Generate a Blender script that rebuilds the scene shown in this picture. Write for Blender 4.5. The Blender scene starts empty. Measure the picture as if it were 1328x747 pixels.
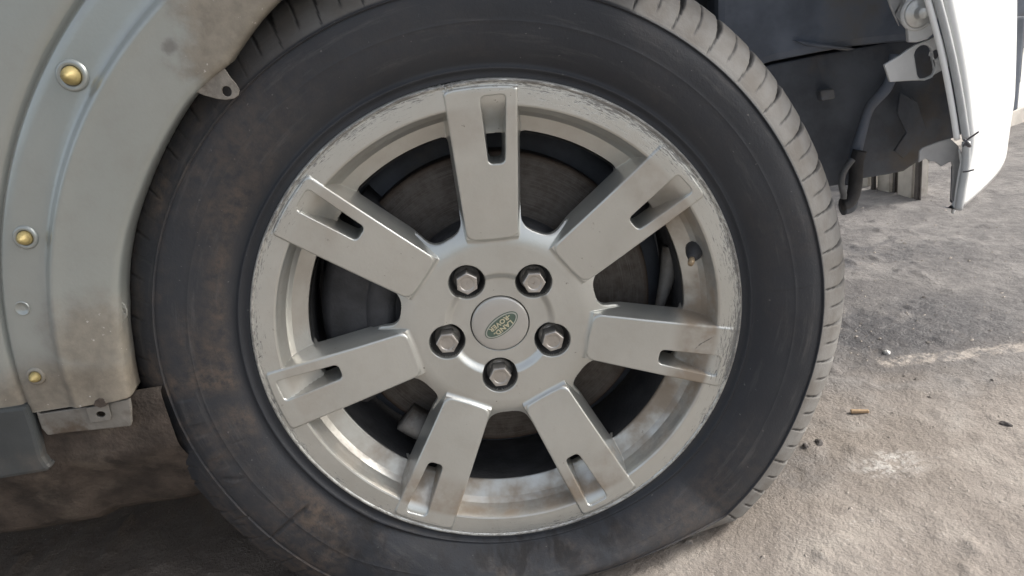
import bpy, bmesh, math
import numpy as np
from mathutils import Vector, Matrix

scene = bpy.context.scene
COL = scene.collection
rad = math.radians
HZ = 0.312                      # axle height of the half flat tyre above the ground
AX = np.array([0.0, 0.0, HZ])

# ------------------------------------------------------------------ camera
CAM_R = np.array([[0.9866330434848548, -0.06937407950038217, -0.14745329632560666],
                  [-0.1621825238741487, -0.32987131185508445, -0.9299901862733913],
                  [0.015876600820821103, 0.9414733956456127, -0.33671319967874147]])
CAM_C = np.array([0.006218391846683463, -0.7169956445283355, 0.614840620643929])
CAM_F = 959.99
cd = bpy.data.cameras.new('camera')
cam = bpy.data.objects.new('camera', cd); COL.objects.link(cam)
mw = Matrix.Identity(4)
for i in range(3):
    mw[i][0] = CAM_R[0][i]; mw[i][1] = -CAM_R[1][i]; mw[i][2] = -CAM_R[2][i]; mw[i][3] = CAM_C[i]
cam.matrix_world = mw
cd.sensor_width = 36.0; cd.lens = 36.0 * CAM_F / 1328.0
cd.clip_start = 0.02; cd.clip_end = 2000
scene.camera = cam

# ------------------------------------------------------------------ sky, sun, exposure
SUN = Vector((0.80, 0.02, 0.60)).normalized()
w = bpy.data.worlds.new('World'); scene.world = w; w.use_nodes = True
nt = w.node_tree
sky = nt.nodes.new('ShaderNodeTexSky'); sky.sky_type = 'NISHITA'; sky.sun_disc = False
sky.sun_elevation = math.asin(SUN.z); sky.sun_rotation = math.atan2(SUN.x, SUN.y)
sky.air_density = 1.0; sky.dust_density = 5.0; sky.ozone_density = 1.0
bg = nt.nodes['Background']; bg.inputs['Strength'].default_value = 0.15
hs_ = nt.nodes.new('ShaderNodeHueSaturation'); hs_.inputs['Saturation'].default_value = .42     # milky, thinly overcast sky
nt.links.new(sky.outputs[0], hs_.inputs['Color']); nt.links.new(hs_.outputs[0], bg.inputs['Color'])
sl = bpy.data.lights.new('sun', 'SUN'); sl.energy = 1.5; sl.angle = rad(12); sl.color = (1.0, 0.95, 0.87)
so = bpy.data.objects.new('sun', sl); COL.objects.link(so)
so.rotation_euler = (-SUN).to_track_quat('-Z', 'Y').to_euler(); so.location = (3, -1, 3)
vs = scene.view_settings
vs.view_transform = 'Standard'; vs.look = 'None'; vs.gamma = 1.0; vs.use_curve_mapping = False
vs.exposure = 0.80
scene.render.engine = 'CYCLES'
scene.cycles.max_bounces = 8; scene.cycles.diffuse_bounces = 4

# ------------------------------------------------------------------ helpers
def at(px, py, y=None, z=None):
    """a point of the photograph carried out to the plane at depth y (or height z)"""
    d = CAM_R.T @ np.array([(px - 664) / CAM_F, (py - 373.5) / CAM_F, 1.0])
    t = (y - CAM_C[1]) / d[1] if y is not None else (z - CAM_C[2]) / d[2]
    return CAM_C + d * t

WL = {}
def link(o, parent=None):
    COL.objects.link(o)
    if parent is not None:
        o.parent = parent
        o.matrix_parent_inverse = Matrix.Translation(-Vector(WL.get(parent.name, (0, 0, 0))))
    return o
def empty(name, loc, parent=None):
    o = bpy.data.objects.new(name, None); o.empty_display_size = 0.1
    o.location = loc; link(o, parent); WL[o.name] = tuple(loc); return o
def tag(o, label=None, cat=None, group=None, kind=None):
    if label: o['label'] = label
    if cat: o['category'] = cat
    if group: o['group'] = group
    if kind: o['kind'] = kind
    return o
def mk(name, V, F, mats, parent=None, smooth=True, normals=None, mi=None, attr=None):
    V = np.asarray(V, np.float32); F = np.asarray(F, np.int32)
    me = bpy.data.meshes.new(name)
    k = F.shape[1]
    me.vertices.add(len(V)); me.vertices.foreach_set('co', V.ravel())
    me.loops.add(F.size); me.loops.foreach_set('vertex_index', F.ravel())
    me.polygons.add(len(F))
    me.polygons.foreach_set('loop_start', np.arange(0, F.size, k, dtype=np.int32))
    me.polygons.foreach_set('loop_total', np.full(len(F), k, np.int32))
    me.polygons.foreach_set('use_smooth', np.full(len(F), smooth))
    for m in (mats if isinstance(mats, (list, tuple)) else [mats]): me.materials.append(m)
    if mi is not None: me.polygons.foreach_set('material_index', np.asarray(mi, np.int32))
    me.update(calc_edges=True); me.validate()
    if attr is not None:
        for an, av in attr.items():
            a = me.attributes.new(an, 'FLOAT', 'POINT'); a.data.foreach_set('value', np.asarray(av, np.float32))
    if normals is not None:
        n = np.asarray(normals, float); n /= np.linalg.norm(n, axis=1)[:, None] + 1e-12
        me.normals_split_custom_set_from_vertices([tuple(q) for q in n])
    o = bpy.data.objects.new(name, me)
    return link(o, parent)
def from_bm(name, bm, mats, parent=None, smooth=False):
    bmesh.ops.recalc_face_normals(bm, faces=bm.faces)
    me = bpy.data.meshes.new(name); bm.to_mesh(me); bm.free()
    for m in (mats if isinstance(mats, (list, tuple)) else [mats]): me.materials.append(m)
    me.polygons.foreach_set('use_smooth', np.full(len(me.polygons), smooth))
    return link(bpy.data.objects.new(name, me), parent)
def grid_faces(nu, nv, wrap_v=False, flip=False):
    """quads of a (nu rows x nv columns) grid of vertices"""
    i = np.arange(nu - 1)[:, None]; j = np.arange(nv if wrap_v else nv - 1)[None, :]
    j2 = (j + 1) % nv
    a = i * nv + j; b = (i + 1) * nv + j; c = (i + 1) * nv + j2; d = i * nv + j2
    q = np.stack([a, b, c, d], -1).reshape(-1, 4)
    return q[:, ::-1] if flip else q
def sstep(a, b, x):
    t = np.clip((x - a) / (b - a), 0, 1); return t * t * (3 - 2 * t)
def smin(a, b, k):
    h = np.clip(0.5 + 0.5 * (b - a) / k, 0, 1); return b * (1 - h) + a * h - k * h * (1 - h)
def smax(a, b, k): return -smin(-a, -b, k)
def vnoise(x, y, seed=0):
    rs = np.random.RandomState(seed); T = rs.rand(256, 256)
    xi = np.floor(x).astype(int); yi = np.floor(y).astype(int)
    fx = x - xi; fy = y - yi; fx = fx * fx * (3 - 2 * fx); fy = fy * fy * (3 - 2 * fy)
    g = lambda a, b: T[a % 256, b % 256]
    return (g(xi, yi) * (1 - fx) + g(xi + 1, yi) * fx) * (1 - fy) + (g(xi, yi + 1) * (1 - fx) + g(xi + 1, yi + 1) * fx) * fy
def fbm(x, y, seed=0, octaves=4, gain=0.5):
    s = 0; a = 1; t = 0
    for o in range(octaves):
        s = s + a * (vnoise(x * 2 ** o + 7.3 * o, y * 2 ** o + 3.1 * o, seed + o) - 0.5); t += a; a *= gain
    return s / t
def lathe(name, prof, mats, parent, n=360, center=(0, 0, HZ), wob=None, sub=1, axis='y'):
    """profile of (r, y) turned about the wheel axle"""
    P = np.array(prof, float)
    if sub > 1:
        t = np.arange(len(P)); tt = np.linspace(0, len(P) - 1, (len(P) - 1) * sub + 1)
        P = np.stack([np.interp(tt, t, P[:, 0]), np.interp(tt, t, P[:, 1])], 1)
    th = np.linspace(0, 2 * np.pi, n, endpoint=False)
    r = P[:, 0][:, None] + 0 * th; y = P[:, 1][:, None] + 0 * th
    if wob: r, y = wob(r, y, th[None, :] + 0 * r)
    V = np.stack([center[0] + r * np.cos(th), center[1] + y, center[2] + r * np.sin(th)], -1).reshape(-1, 3)
    return mk(name, V, grid_faces(len(P), n, True), mats, parent)
def spline(P, n):
    P = np.asarray(P, float); d = np.r_[0, np.cumsum(np.linalg.norm(np.diff(P, axis=0), axis=1))]
    t = np.linspace(0, d[-1], n)
    m = np.gradient(P, d, axis=0) if len(P) > 2 else np.repeat((P[1:] - P[:-1]) / (d[-1] + 1e-9), 2, 0)
    out = np.zeros((n, P.shape[1])); k = np.clip(np.searchsorted(d, t, side='right') - 1, 0, len(P) - 2)
    h = (d[k + 1] - d[k])[:, None]; s = ((t - d[k])[:, None]) / h
    out = (2 * s**3 - 3 * s**2 + 1) * P[k] + (s**3 - 2 * s**2 + s) * h * m[k] + (-2 * s**3 + 3 * s**2) * P[k + 1] + (s**3 - s**2) * h * m[k + 1]
    return out
def tube(name, pts, r, mat, parent=None, n=40, seg=10, rr=None):
    P = spline(pts, n); T = np.gradient(P, axis=0); T /= np.linalg.norm(T, axis=1)[:, None] + 1e-12
    up = np.array([0.3, 0.2, 1.0]) if abs(T[0][2]) < .9 else np.array([1.0, 0.1, 0])
    A = np.cross(T, up); A /= np.linalg.norm(A, axis=1)[:, None]; B = np.cross(T, A)
    R = np.full(n, r) if rr is None else np.interp(np.linspace(0, 1, n), np.linspace(0, 1, len(rr)), rr)
    R = R.copy(); R0 = R.copy()
    P = np.vstack([P[:1], P, P[-1:]]); A = np.vstack([A[:1], A, A[-1:]]); B = np.vstack([B[:1], B, B[-1:]]); R = np.r_[1e-5, R0, 1e-5]
    a = np.linspace(0, 2 * np.pi, seg, endpoint=False)
    V = P[:, None, :] + R[:, None, None] * (np.cos(a)[None, :, None] * A[:, None, :] + np.sin(a)[None, :, None] * B[:, None, :])
    return mk(name, V.reshape(-1, 3), grid_faces(n + 2, seg, True), mat, parent)
def plate(name, outer, holes, th, mats, parent=None, dirv=(0, 1, 0), bevel=0.0):
    """flat sheet cut from an outline (3-D points in one plane), with holes, given a thickness along dirv"""
    bm = bmesh.new(); ed = []
    for loop in [outer] + list(holes):
        vs_ = [bm.verts.new(tuple(p)) for p in loop]
        for a, b in zip(vs_, vs_[1:] + vs_[:1]): ed.append(bm.edges.new((a, b)))
    bmesh.ops.triangle_fill(bm, use_beauty=True, use_dissolve=False, edges=ed)
    res = bmesh.ops.extrude_face_region(bm, geom=bm.faces[:])
    mv = [e for e in res['geom'] if isinstance(e, bmesh.types.BMVert)]
    bmesh.ops.translate(bm, verts=mv, vec=Vector(dirv) * th)
    if bevel:
        es = [e for e in bm.edges if len(e.link_faces) == 2 and e.calc_face_angle(0) > 0.9]
        bmesh.ops.bevel(bm, geom=es, offset=bevel, segments=2, affect='EDGES', profile=0.6)
    return from_bm(name, bm, mats, parent)
def box(bm, x0, x1, y0, y1, z0, z1):
    v = [bm.verts.new((x, y, z)) for x in (x0, x1) for y in (y0, y1) for z in (z0, z1)]
    for f in ((0, 1, 3, 2), (4, 6, 7, 5), (0, 4, 5, 1), (2, 3, 7, 6), (0, 2, 6, 4), (1, 5, 7, 3)):
        bm.faces.new([v[k] for k in f])

# ------------------------------------------------------------------ material helpers
class NB:
    def __init__(s, name):
        s.m = bpy.data.materials.new(name); s.m.use_nodes = True; s.t = s.m.node_tree
        s.b = s.t.nodes['Principled BSDF']
        s.pos = s.t.nodes.new('ShaderNodeNewGeometry').outputs['Position']
    def n(s, ty): return s.t.nodes.new(ty)
    def put(s, sock, v):
        if isinstance(v, bpy.types.NodeSocket): s.t.links.new(v, sock)
        elif v is not None:
            if isinstance(v, (tuple, list)) and len(v) == 3 and sock.type == 'RGBA': v = (*v, 1)
            sock.default_value = v
    def math(s, op, a, b=None, c=None, clamp=False):
        x = s.n('ShaderNodeMath'); x.operation = op; x.use_clamp = clamp
        s.put(x.inputs[0], a)
        if b is not None: s.put(x.inputs[1], b)
        if c is not None: s.put(x.inputs[2], c)
        return x.outputs[0]
    def vec(s, op, a, b=None, scale=None):
        x = s.n('ShaderNodeVectorMath'); x.operation = op; s.put(x.inputs[0], a)
        if b is not None: s.put(x.inputs[1], b)
        if scale is not None: x.inputs['Scale'].default_value = scale
        return x.outputs['Value'] if op in ('LENGTH', 'DOT_PRODUCT', 'DISTANCE') else x.outputs[0]
    def xyz(s, v):
        x = s.n('ShaderNodeSeparateXYZ'); s.put(x.inputs[0], v); return x.outputs
    def comb(s, a, b, c):
        x = s.n('ShaderNodeCombineXYZ'); s.put(x.inputs[0], a); s.put(x.inputs[1], b); s.put(x.inputs[2], c); return x.outputs[0]
    def noise(s, scale, detail=4, rough=0.55, v=None, dist=0.0, out='Fac'):
        x = s.n('ShaderNodeTexNoise'); s.put(x.inputs['Vector'], s.pos if v is None else v)
        x.inputs['Scale'].default_value = scale; x.inputs['Detail'].default_value = detail
        x.inputs['Roughness'].default_value = rough; x.inputs['Distortion'].default_value = dist
        return x.outputs[out]
    def vor(s, scale, v=None, feat='F1'):
        x = s.n('ShaderNodeTexVoronoi'); x.feature = feat; s.put(x.inputs['Vector'], s.pos if v is None else v)
        x.inputs['Scale'].default_value = scale; return x.outputs['Distance']
    def ramp(s, v, a, b, lo=0.0, hi=1.0):
        x = s.n('ShaderNodeMapRange'); x.interpolation_type = 'SMOOTHSTEP'; s.put(x.inputs[0], v)
        s.put(x.inputs[1], a); s.put(x.inputs[2], b); x.inputs[3].default_value = lo; x.inputs[4].default_value = hi
        return x.outputs[0]
    def mix(s, f, a, b):
        x = s.n('ShaderNodeMix'); x.data_type = 'RGBA'; s.put(x.inputs[0], f); s.put(x.inputs[6], a); s.put(x.inputs[7], b)
        return x.outputs[2]
    def fmix(s, f, a, b):
        x = s.n('ShaderNodeMix'); x.data_type = 'FLOAT'; s.put(x.inputs[0], f); s.put(x.inputs[2], a); s.put(x.inputs[3], b)
        return x.outputs[0]
    def mul(s, *a):
        r = a[0]
        for q in a[1:]: r = s.math('MULTIPLY', r, q)
        return r
    def blob(s, c, r, soft=0.35, wob=0.0, wscale=20.0, sc=(1, 1, 1)):
        """1 inside a stain round c, ragged edge"""
        d = s.vec('LENGTH', s.vec('MULTIPLY', s.vec('SUBTRACT', s.pos, tuple(c)), sc))
        if wob: d = s.math('ADD', d, s.mul(s.math('SUBTRACT', s.noise(wscale, 5, 0.6), 0.5), wob))
        return s.ramp(d, r * (1 + soft), r * (1 - soft))
    def seg(s, p, q, width):
        """thin scratch from p to q"""
        p = np.array(p); q = np.array(q); L = np.linalg.norm(q - p); u = (q - p) / L
        v = s.vec('SUBTRACT', s.pos, tuple(p)); h = s.math('DIVIDE', s.vec('DOT_PRODUCT', v, tuple(u)), float(L), clamp=True)
        x = s.n('ShaderNodeVectorMath'); x.operation = 'SCALE'; x.inputs[0].default_value = tuple(q - p); s.put(x.inputs['Scale'], h)
        d = s.vec('LENGTH', s.vec('SUBTRACT', v, x.outputs[0]))
        d = s.math('ADD', d, s.mul(s.math('SUBTRACT', s.noise(300, 2), 0.45), width * 1.2))
        return s.ramp(d, width, width * 0.4)
    def bump(s, h, dist, strength=1.0, prev=None):
        x = s.n('ShaderNodeBump'); s.put(x.inputs['Height'], h); x.inputs['Distance'].default_value = dist
        x.inputs['Strength'].default_value = strength
        if prev: s.put(x.inputs['Normal'], prev)
        return x.outputs[0]
    def out(s, color=None, rough=None, metal=None, normal=None, spec=None, coat=None):
        for k, v in (('Base Color', color), ('Roughness', rough), ('Metallic', metal), ('Normal', normal), ('Specular IOR Level', spec), ('Coat Weight', coat)):
            if v is not None: s.put(s.b.inputs[k], v)
        return s.m

# alloy paint with kerb scuffs round the lip, brake dust in the barrel, a few scratches
def mat_alloy():
    s = NB('silver_alloy_paint')
    P = s.vec('SUBTRACT', s.pos, (0, 0, HZ)); X, Y, Z = s.xyz(P)[:3]
    r = s.vec('LENGTH', s.comb(X, 0.0, Z)); a = s.math('ARCTAN2', Z, X)
    ar = s.math('MULTIPLY', a, 0.25)
    base = s.mix(s.ramp(s.noise(9, 3), .35, .65), (.60, .615, .59), (.555, .57, .545))
    # fine film of dust
    film = s.mul(s.ramp(s.noise(38, 6, .65), .42, .72), .16)
    base = s.mix(film, base, (.42, .385, .34))
    barrel = s.mul(s.ramp(r, .236, .229), s.ramp(r, .18, .205))
    lowr = s.ramp(s.math('SUBTRACT', s.mul(X, .6), Z), -.15, .16)
    dirt = s.mul(barrel, s.ramp(s.noise(13, 5, .6), .30, .60), s.math('ADD', s.mul(lowr, .55), .30))
    base = s.mix(dirt, base, (.27, .205, .14))
    col = base
    # kerb scuffs: short dark strokes that run along the lip
    pv = s.comb(s.math('MULTIPLY', ar, 55), s.math('MULTIPLY', r, 420), 0.0)
    st = s.noise(1.6, 7, .75, pv, dist=.8)
    big = s.noise(11, 3, .5)
    edge = s.ramp(r, .240, .2575)
    thr = s.math('SUBTRACT', s.math('SUBTRACT', .63, s.mul(edge, .15)), s.mul(s.math('SUBTRACT', big, .5), .45))
    ur = s.math('MAXIMUM', s.blob(at(800, 150, y=0), .13, .4), s.math('MAXIMUM', s.blob(at(400, 220, y=0), .09, .4), s.blob(at(945, 400, y=0), .09, .4)))
    thr = s.math('SUBTRACT', thr, s.mul(ur, .045))
    sc = s.mul(s.ramp(st, thr, s.math('ADD', thr, .05)), s.ramp(r, .232, .238), s.ramp(r, .2568, .2560))
    col = s.mix(s.mul(sc, .75), col, (.12, .112, .105))
    # chips
    ch = s.mul(s.ramp(s.noise(150, 3, .6), .69, .735), s.ramp(s.noise(16, 3), .47, .6))
    col = s.mix(s.mul(ch, .75), col, (.14, .125, .105))
    # grime along the tyre bead
    gr = s.mul(s.ramp(r, .2520, .2552), s.ramp(r, .2566, .2558), s.ramp(s.noise(40, 5, .7), .40, .62))
    col = s.mix(s.mul(gr, .75), col, (.12, .11, .10))
    for (p0, p1, w_) in (((893, 461), (909, 446), .0011), ((909, 446), (931, 433), .0009), ((883, 491), (886, 475), .0013),
                         ((855, 492), (851, 484), .0008), ((870, 345), (892, 342), .0008), ((328, 470), (338, 462), .001),
                         ((430, 283), (444, 275), .0012), ((440, 290), (452, 281), .001), ((596, 246), (600, 247), .001)):
        col = s.mix(s.mul(s.seg(at(*p0, y=0.0), at(*p1, y=0.0), w_), .85), col, (.10, .095, .09))
    bare = s.mul(s.ramp(s.noise(90, 4, .6), .60, .68), edge)
    rough = s.fmix(sc, s.fmix(film, .29, .46), .75)
    rough = s.math('MAXIMUM', rough, s.mul(dirt, 1.0))
    metal = s.math('SUBTRACT', .72, s.mul(s.math('MAXIMUM', sc, s.math('MAXIMUM', dirt, gr)), .6))
    nb = s.bump(s.math('SUBTRACT', s.noise(320, 3), s.mul(sc, 1.2)), .0004, .35)
    s.b.inputs['Coat Roughness'].default_value = .12
    return s.out(col, rough, metal, nb, coat=.35)
M_ALLOY = mat_alloy()

def mat_rubber():
    s = NB('tyre_rubber')
    P = s.vec('SUBTRACT', s.pos, (0, 0, HZ)); X, Y, Z = s.xyz(P)[:3]
    r = s.vec('LENGTH', s.comb(X, 0.0, Z)); a = s.math('ARCTAN2', Z, X)
    an = s.n('ShaderNodeAttribute'); an.attribute_name = 'across'; t = an.outputs['Fac']
    gn = s.n('ShaderNodeAttribute'); gn.attribute_name = 'groove'; g = gn.outputs['Fac']
    base = s.mix(s.ramp(s.noise(6, 4), .35, .65), (.029, .032, .038), (.040, .043, .049))
    lowleft = s.mul(s.ramp(s.math('ADD', s.mul(X, -.8), s.mul(Z, -.75)), -.16, .26), s.ramp(Z, -.32, -.18, .35, 1.0))
    mud = s.mul(s.ramp(s.noise(7.5, 6, .62, dist=.4), .40, .66), s.math('ADD', s.mul(lowleft, .95), .12), s.ramp(t, .10, .2))
    col = s.mix(s.mul(mud, s.ramp(s.noise(90, 5, .7), .25, .7)), base, (.13, .10, .078))
    # streaky dust thrown round the side wall
    pv = s.comb(s.mul(a, 2.2), s.mul(r, 60), 0.0)
    dust = s.mul(s.ramp(s.noise(1.6, 6, .7, pv), .52, .74), .35, s.ramp(t, .12, .25))
    col = s.mix(dust, col, (.13, .125, .12))
    lit_side = s.ramp(s.math('ADD', X, s.mul(Z, .35)), -.16, .14, .0, .96)  # light at right and shade at left painted into the tread colour
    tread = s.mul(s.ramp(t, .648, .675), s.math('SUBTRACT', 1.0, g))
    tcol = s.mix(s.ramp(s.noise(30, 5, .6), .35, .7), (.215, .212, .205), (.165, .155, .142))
    col = s.mix(s.mul(tread, lit_side), col, tcol)
    col = s.mix(s.mul(g, s.math('ADD', s.mul(lit_side, .6), .25)), col, (.028, .027, .026))
    # worn light specks
    sp = s.ramp(s.noise(210, 2, .5), .735, .77)
    col = s.mix(s.mul(sp, .25), col, (.30, .29, .27))
    # black wet smear at the bottom of the side wall
    pw = s.comb(s.mul(a, 2.4), s.mul(r, 9), 0.0)
    wet = s.mul(s.blob(at(690, 705, y=-.03), .075, .5, .10, 26, (.62, 1, 1.6)), s.ramp(s.noise(5.5, 7, .66, pw, dist=.5), .42, .58))
    wet2 = s.mul(s.blob(at(505, 705, y=-.03), .05, .5, .06, 30, (.7, 1, 1)), s.ramp(s.noise(6.5, 7, .66, pw, dist=.5), .46, .62))
    wet = s.math('MAXIMUM', wet, wet2)
    col = s.mix(s.mul(wet, .75), col, (.022, .021, .021))
    rough = s.fmix(wet, s.fmix(mud, .58, .85), .38)
    rough = s.math('MAXIMUM', rough, s.mul(tread, .85))
    nb = s.bump(s.math('ADD', s.noise(420, 3, .6), s.mul(s.noise(60, 4), 1.6)), .0008, .35)
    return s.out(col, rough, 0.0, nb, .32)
M_RUB = mat_rubber()

def simple(name, c, rough=.5, metal=0.0, var=.12, scale=40, bump=.0004, dirt=None, dscale=12, dlo=.5, dhi=.68, spec=.5):
    s = NB(name); c = np.array(c)
    col = s.mix(s.ramp(s.noise(scale, 5, .6), .3, .7), tuple(np.clip(c * (1 - var), 0, 1)), tuple(np.clip(c * (1 + var), 0, 1)))
    ro = rough
    if dirt:
        f = s.ramp(s.noise(dscale, 6, .62), dlo, dhi); col = s.mix(f, col, dirt); ro = s.fmix(f, rough, .85)
    return s.out(col, ro, metal, s.bump(s.noise(scale * 8, 3), bump, .4), spec)

def mat_paint():
    s = NB('silver_car_paint')
    col = s.mix(s.ramp(s.noise(4, 3), .3, .7), (.348, .378, .366), (.376, .402, .388))
    film = s.mul(s.ramp(s.noise(28, 6, .65), .42, .75), .30)
    col = s.mix(film, col, (.30, .295, .27))
    d1 = s.blob(at(325, 45, y=-.03), .060, .30, .07, 30)
    d2 = s.blob(at(125, 440, y=-.03), .042, .55, .06, 24)
    d3 = s.blob(at(105, 512, y=-.03), .09, .5, .06, 18, (.75, 1, 2.2))
    gr = s.noise(70, 6, .65)
    dm = s.math('MAXIMUM', s.mul(d1, .85), s.math('MAXIMUM', s.mul(d2, .8), s.mul(d3, .92)))
    dc = s.mix(s.ramp(gr, .25, .75), (.17, .145, .112), (.27, .236, .185))
    col = s.mix(dm, col, dc)
    chips = s.mul(s.ramp(s.noise(190, 3), .70, .735), s.ramp(dm, .3, .7), .6)
    col = s.mix(chips, col, (.6, .58, .55))
    k = s.mul(s.blob(at(220, 60, y=-.035), .006, .5, .008, 160), .7)
    col = s.mix(k, col, (.17, .165, .16))
    rough = s.fmix(dm, s.fmix(film, .30, .48), .8)
    metal = s.math('SUBTRACT', .50, s.mul(dm, .46))
    s.b.inputs['Coat Roughness'].default_value = .16
    return s.out(col, rough, metal, s.bump(s.math('ADD', s.noise(300, 2), s.mul(gr, s.mul(dm, 4.0))), .0004, .3), .5, .45)
M_PAINT = mat_paint()
M_BUMP = simple('pale_bumper_paint', (.80, .82, .82), .32, 0.0, .02, 6)
M_LINER = simple('dusty_plastic_glare_tint', (.205, .24, .305), .6, 0, .25, 14, .001, (.22, .215, .205), 7, .52, .75)  # dusty plastic, its colour lightened and blued to stand in for veiling glare
M_DARK = simple('underbody_glare_tint', (.12, .135, .16), .75, 0, .3, 12, .002, (.16, .145, .13), 9, .55, .75)  # veiling glare put into the colour here too: paler and bluer
M_CLAD = simple('grey_sill_plastic', (.052, .058, .06), .5, 0, .12, 20, .0006, (.14, .12, .10), 8, .58, .8)
M_RUST = simple('muddy_brown_sill', (.060, .047, .038), .9, 0, .5, 26, .005, (.12, .098, .078), 17, .52, .72)
M_SILL = simple('dirty_silver_sill', (.215, .205, .185), .5, .25, .2, 30, .0008, (.12, .094, .07), 24, .48, .68)
M_TAB = simple('grimy_bare_metal', (.24, .222, .195), .5, .3, .25, 60, .0008, (.12, .10, .08), 40)
def mat_disc():
    s = NB('rusty_brake_disc')
    P = s.vec('SUBTRACT', s.pos, (0, 0, HZ)); X, Y, Z = s.xyz(P)[:3]
    r = s.vec('LENGTH', s.comb(X, 0.0, Z)); a = s.math('ARCTAN2', Z, X)
    ln = s.noise(1.0, 4, .7, s.comb(s.mul(r, 900), s.mul(a, 1.5), 0.0))
    col = s.mix(s.ramp(s.noise(70, 6, .7), .35, .68), (.125, .112, .10), (.075, .062, .052))
    col = s.mix(s.mul(s.ramp(ln, .45, .7), .5), col, (.19, .18, .17))
    edge = s.ramp(r, .168, .176)
    col = s.mix(s.mul(edge, .7), col, (.07, .045, .03))
    return s.out(col, .55, .3, s.bump(s.math('ADD', ln, s.noise(200, 4)), .0012, .6))
M_DISC = mat_disc()
M_CAST = simple('dark_cast_metal', (.055, .056, .06), .65, .1, .3, 30, .002)
M_ARM = simple('grey_cast_arm', (.26, .25, .235), .6, .2, .2, 30, .001, (.14, .12, .10), 20)
M_NUT = simple('brushed_nut_steel', (.47, .45, .42), .36, .75, .10, 90, .0004, (.28, .24, .20), 120, .60, .75)
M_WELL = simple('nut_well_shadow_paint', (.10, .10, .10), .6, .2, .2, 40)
M_CAP = simple('silver_cap_paint', (.53, .525, .50), .36, .55, .04, 30, .0002)
M_GREEN = simple('badge_green', (.10, .145, .115), .35, .1, .12, 200, .0001)
M_BRIM = simple('badge_silver', (.50, .52, .48), .3, .5, .05, 100, .0001)
M_BTXT = simple('badge_letters', (.60, .56, .40), .4, .2, .08, 100, .0001)
M_BLK = simple('black_line', (.03, .028, .025), .6)
M_BRASS = simple('brass_clip', (.42, .34, .15), .5, .3, .12, 60, .0005, (.30, .23, .10), 80, .55, .7)
M_CLIPW = simple('clear_clip_washer', (.36, .36, .34), .4, .1, .06, 60)
M_VALVE = simple('valve_brass', (.42, .33, .22), .45, .6, .2, 90)
M_VRUB = simple('valve_rubber', (.04, .042, .046), .6)
M_BRKT = simple('pale_bracket_paint', (.56, .57, .57), .42, .15, .06, 30, .0004, (.40, .39, .37), 18, .55, .75)
M_BOLT = simple('bolt_zinc', (.60, .61, .60), .35, .6, .08, 80)
M_TRIM = simple('grey_edge_trim', (.42, .44, .45), .45, .1, .08, 40)
M_TORN = simple('torn_grey_plastic', (.36, .36, .36), .6, 0, .10, 40, .0006)
M_WIRE = simple('dark_wire', (.10, .10, .11), .5)
M_HOSE = simple('grey_hose', (.17, .18, .19), .55, 0, .2, 60)
M_STONE = simple('pebble_stone', (.30, .27, .24), .85, 0, .35, 60, .002)
M_WOOD = simple('wood_chip', (.40, .28, .17), .8, 0, .2, 150, .0008)
M_WHITE = simple('white_flake', (.72, .71, .68), .7, 0, .1, 90)
M_BLOCK = simple('pale_concrete_block', (.50, .47, .43), .85, 0, .12, 18, .002, (.36, .33, .29), 14)
M_POST = simple('dark_wet_post', (.10, .09, .085), .8, 0, .2, 30)
M_WALL = simple('white_wall_paint', (.80, .80, .78), .7, 0, .04, 5)
M_GPANE = simple('grey_panel', (.16, .18, .21), .4, 0, .1, 8)

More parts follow.
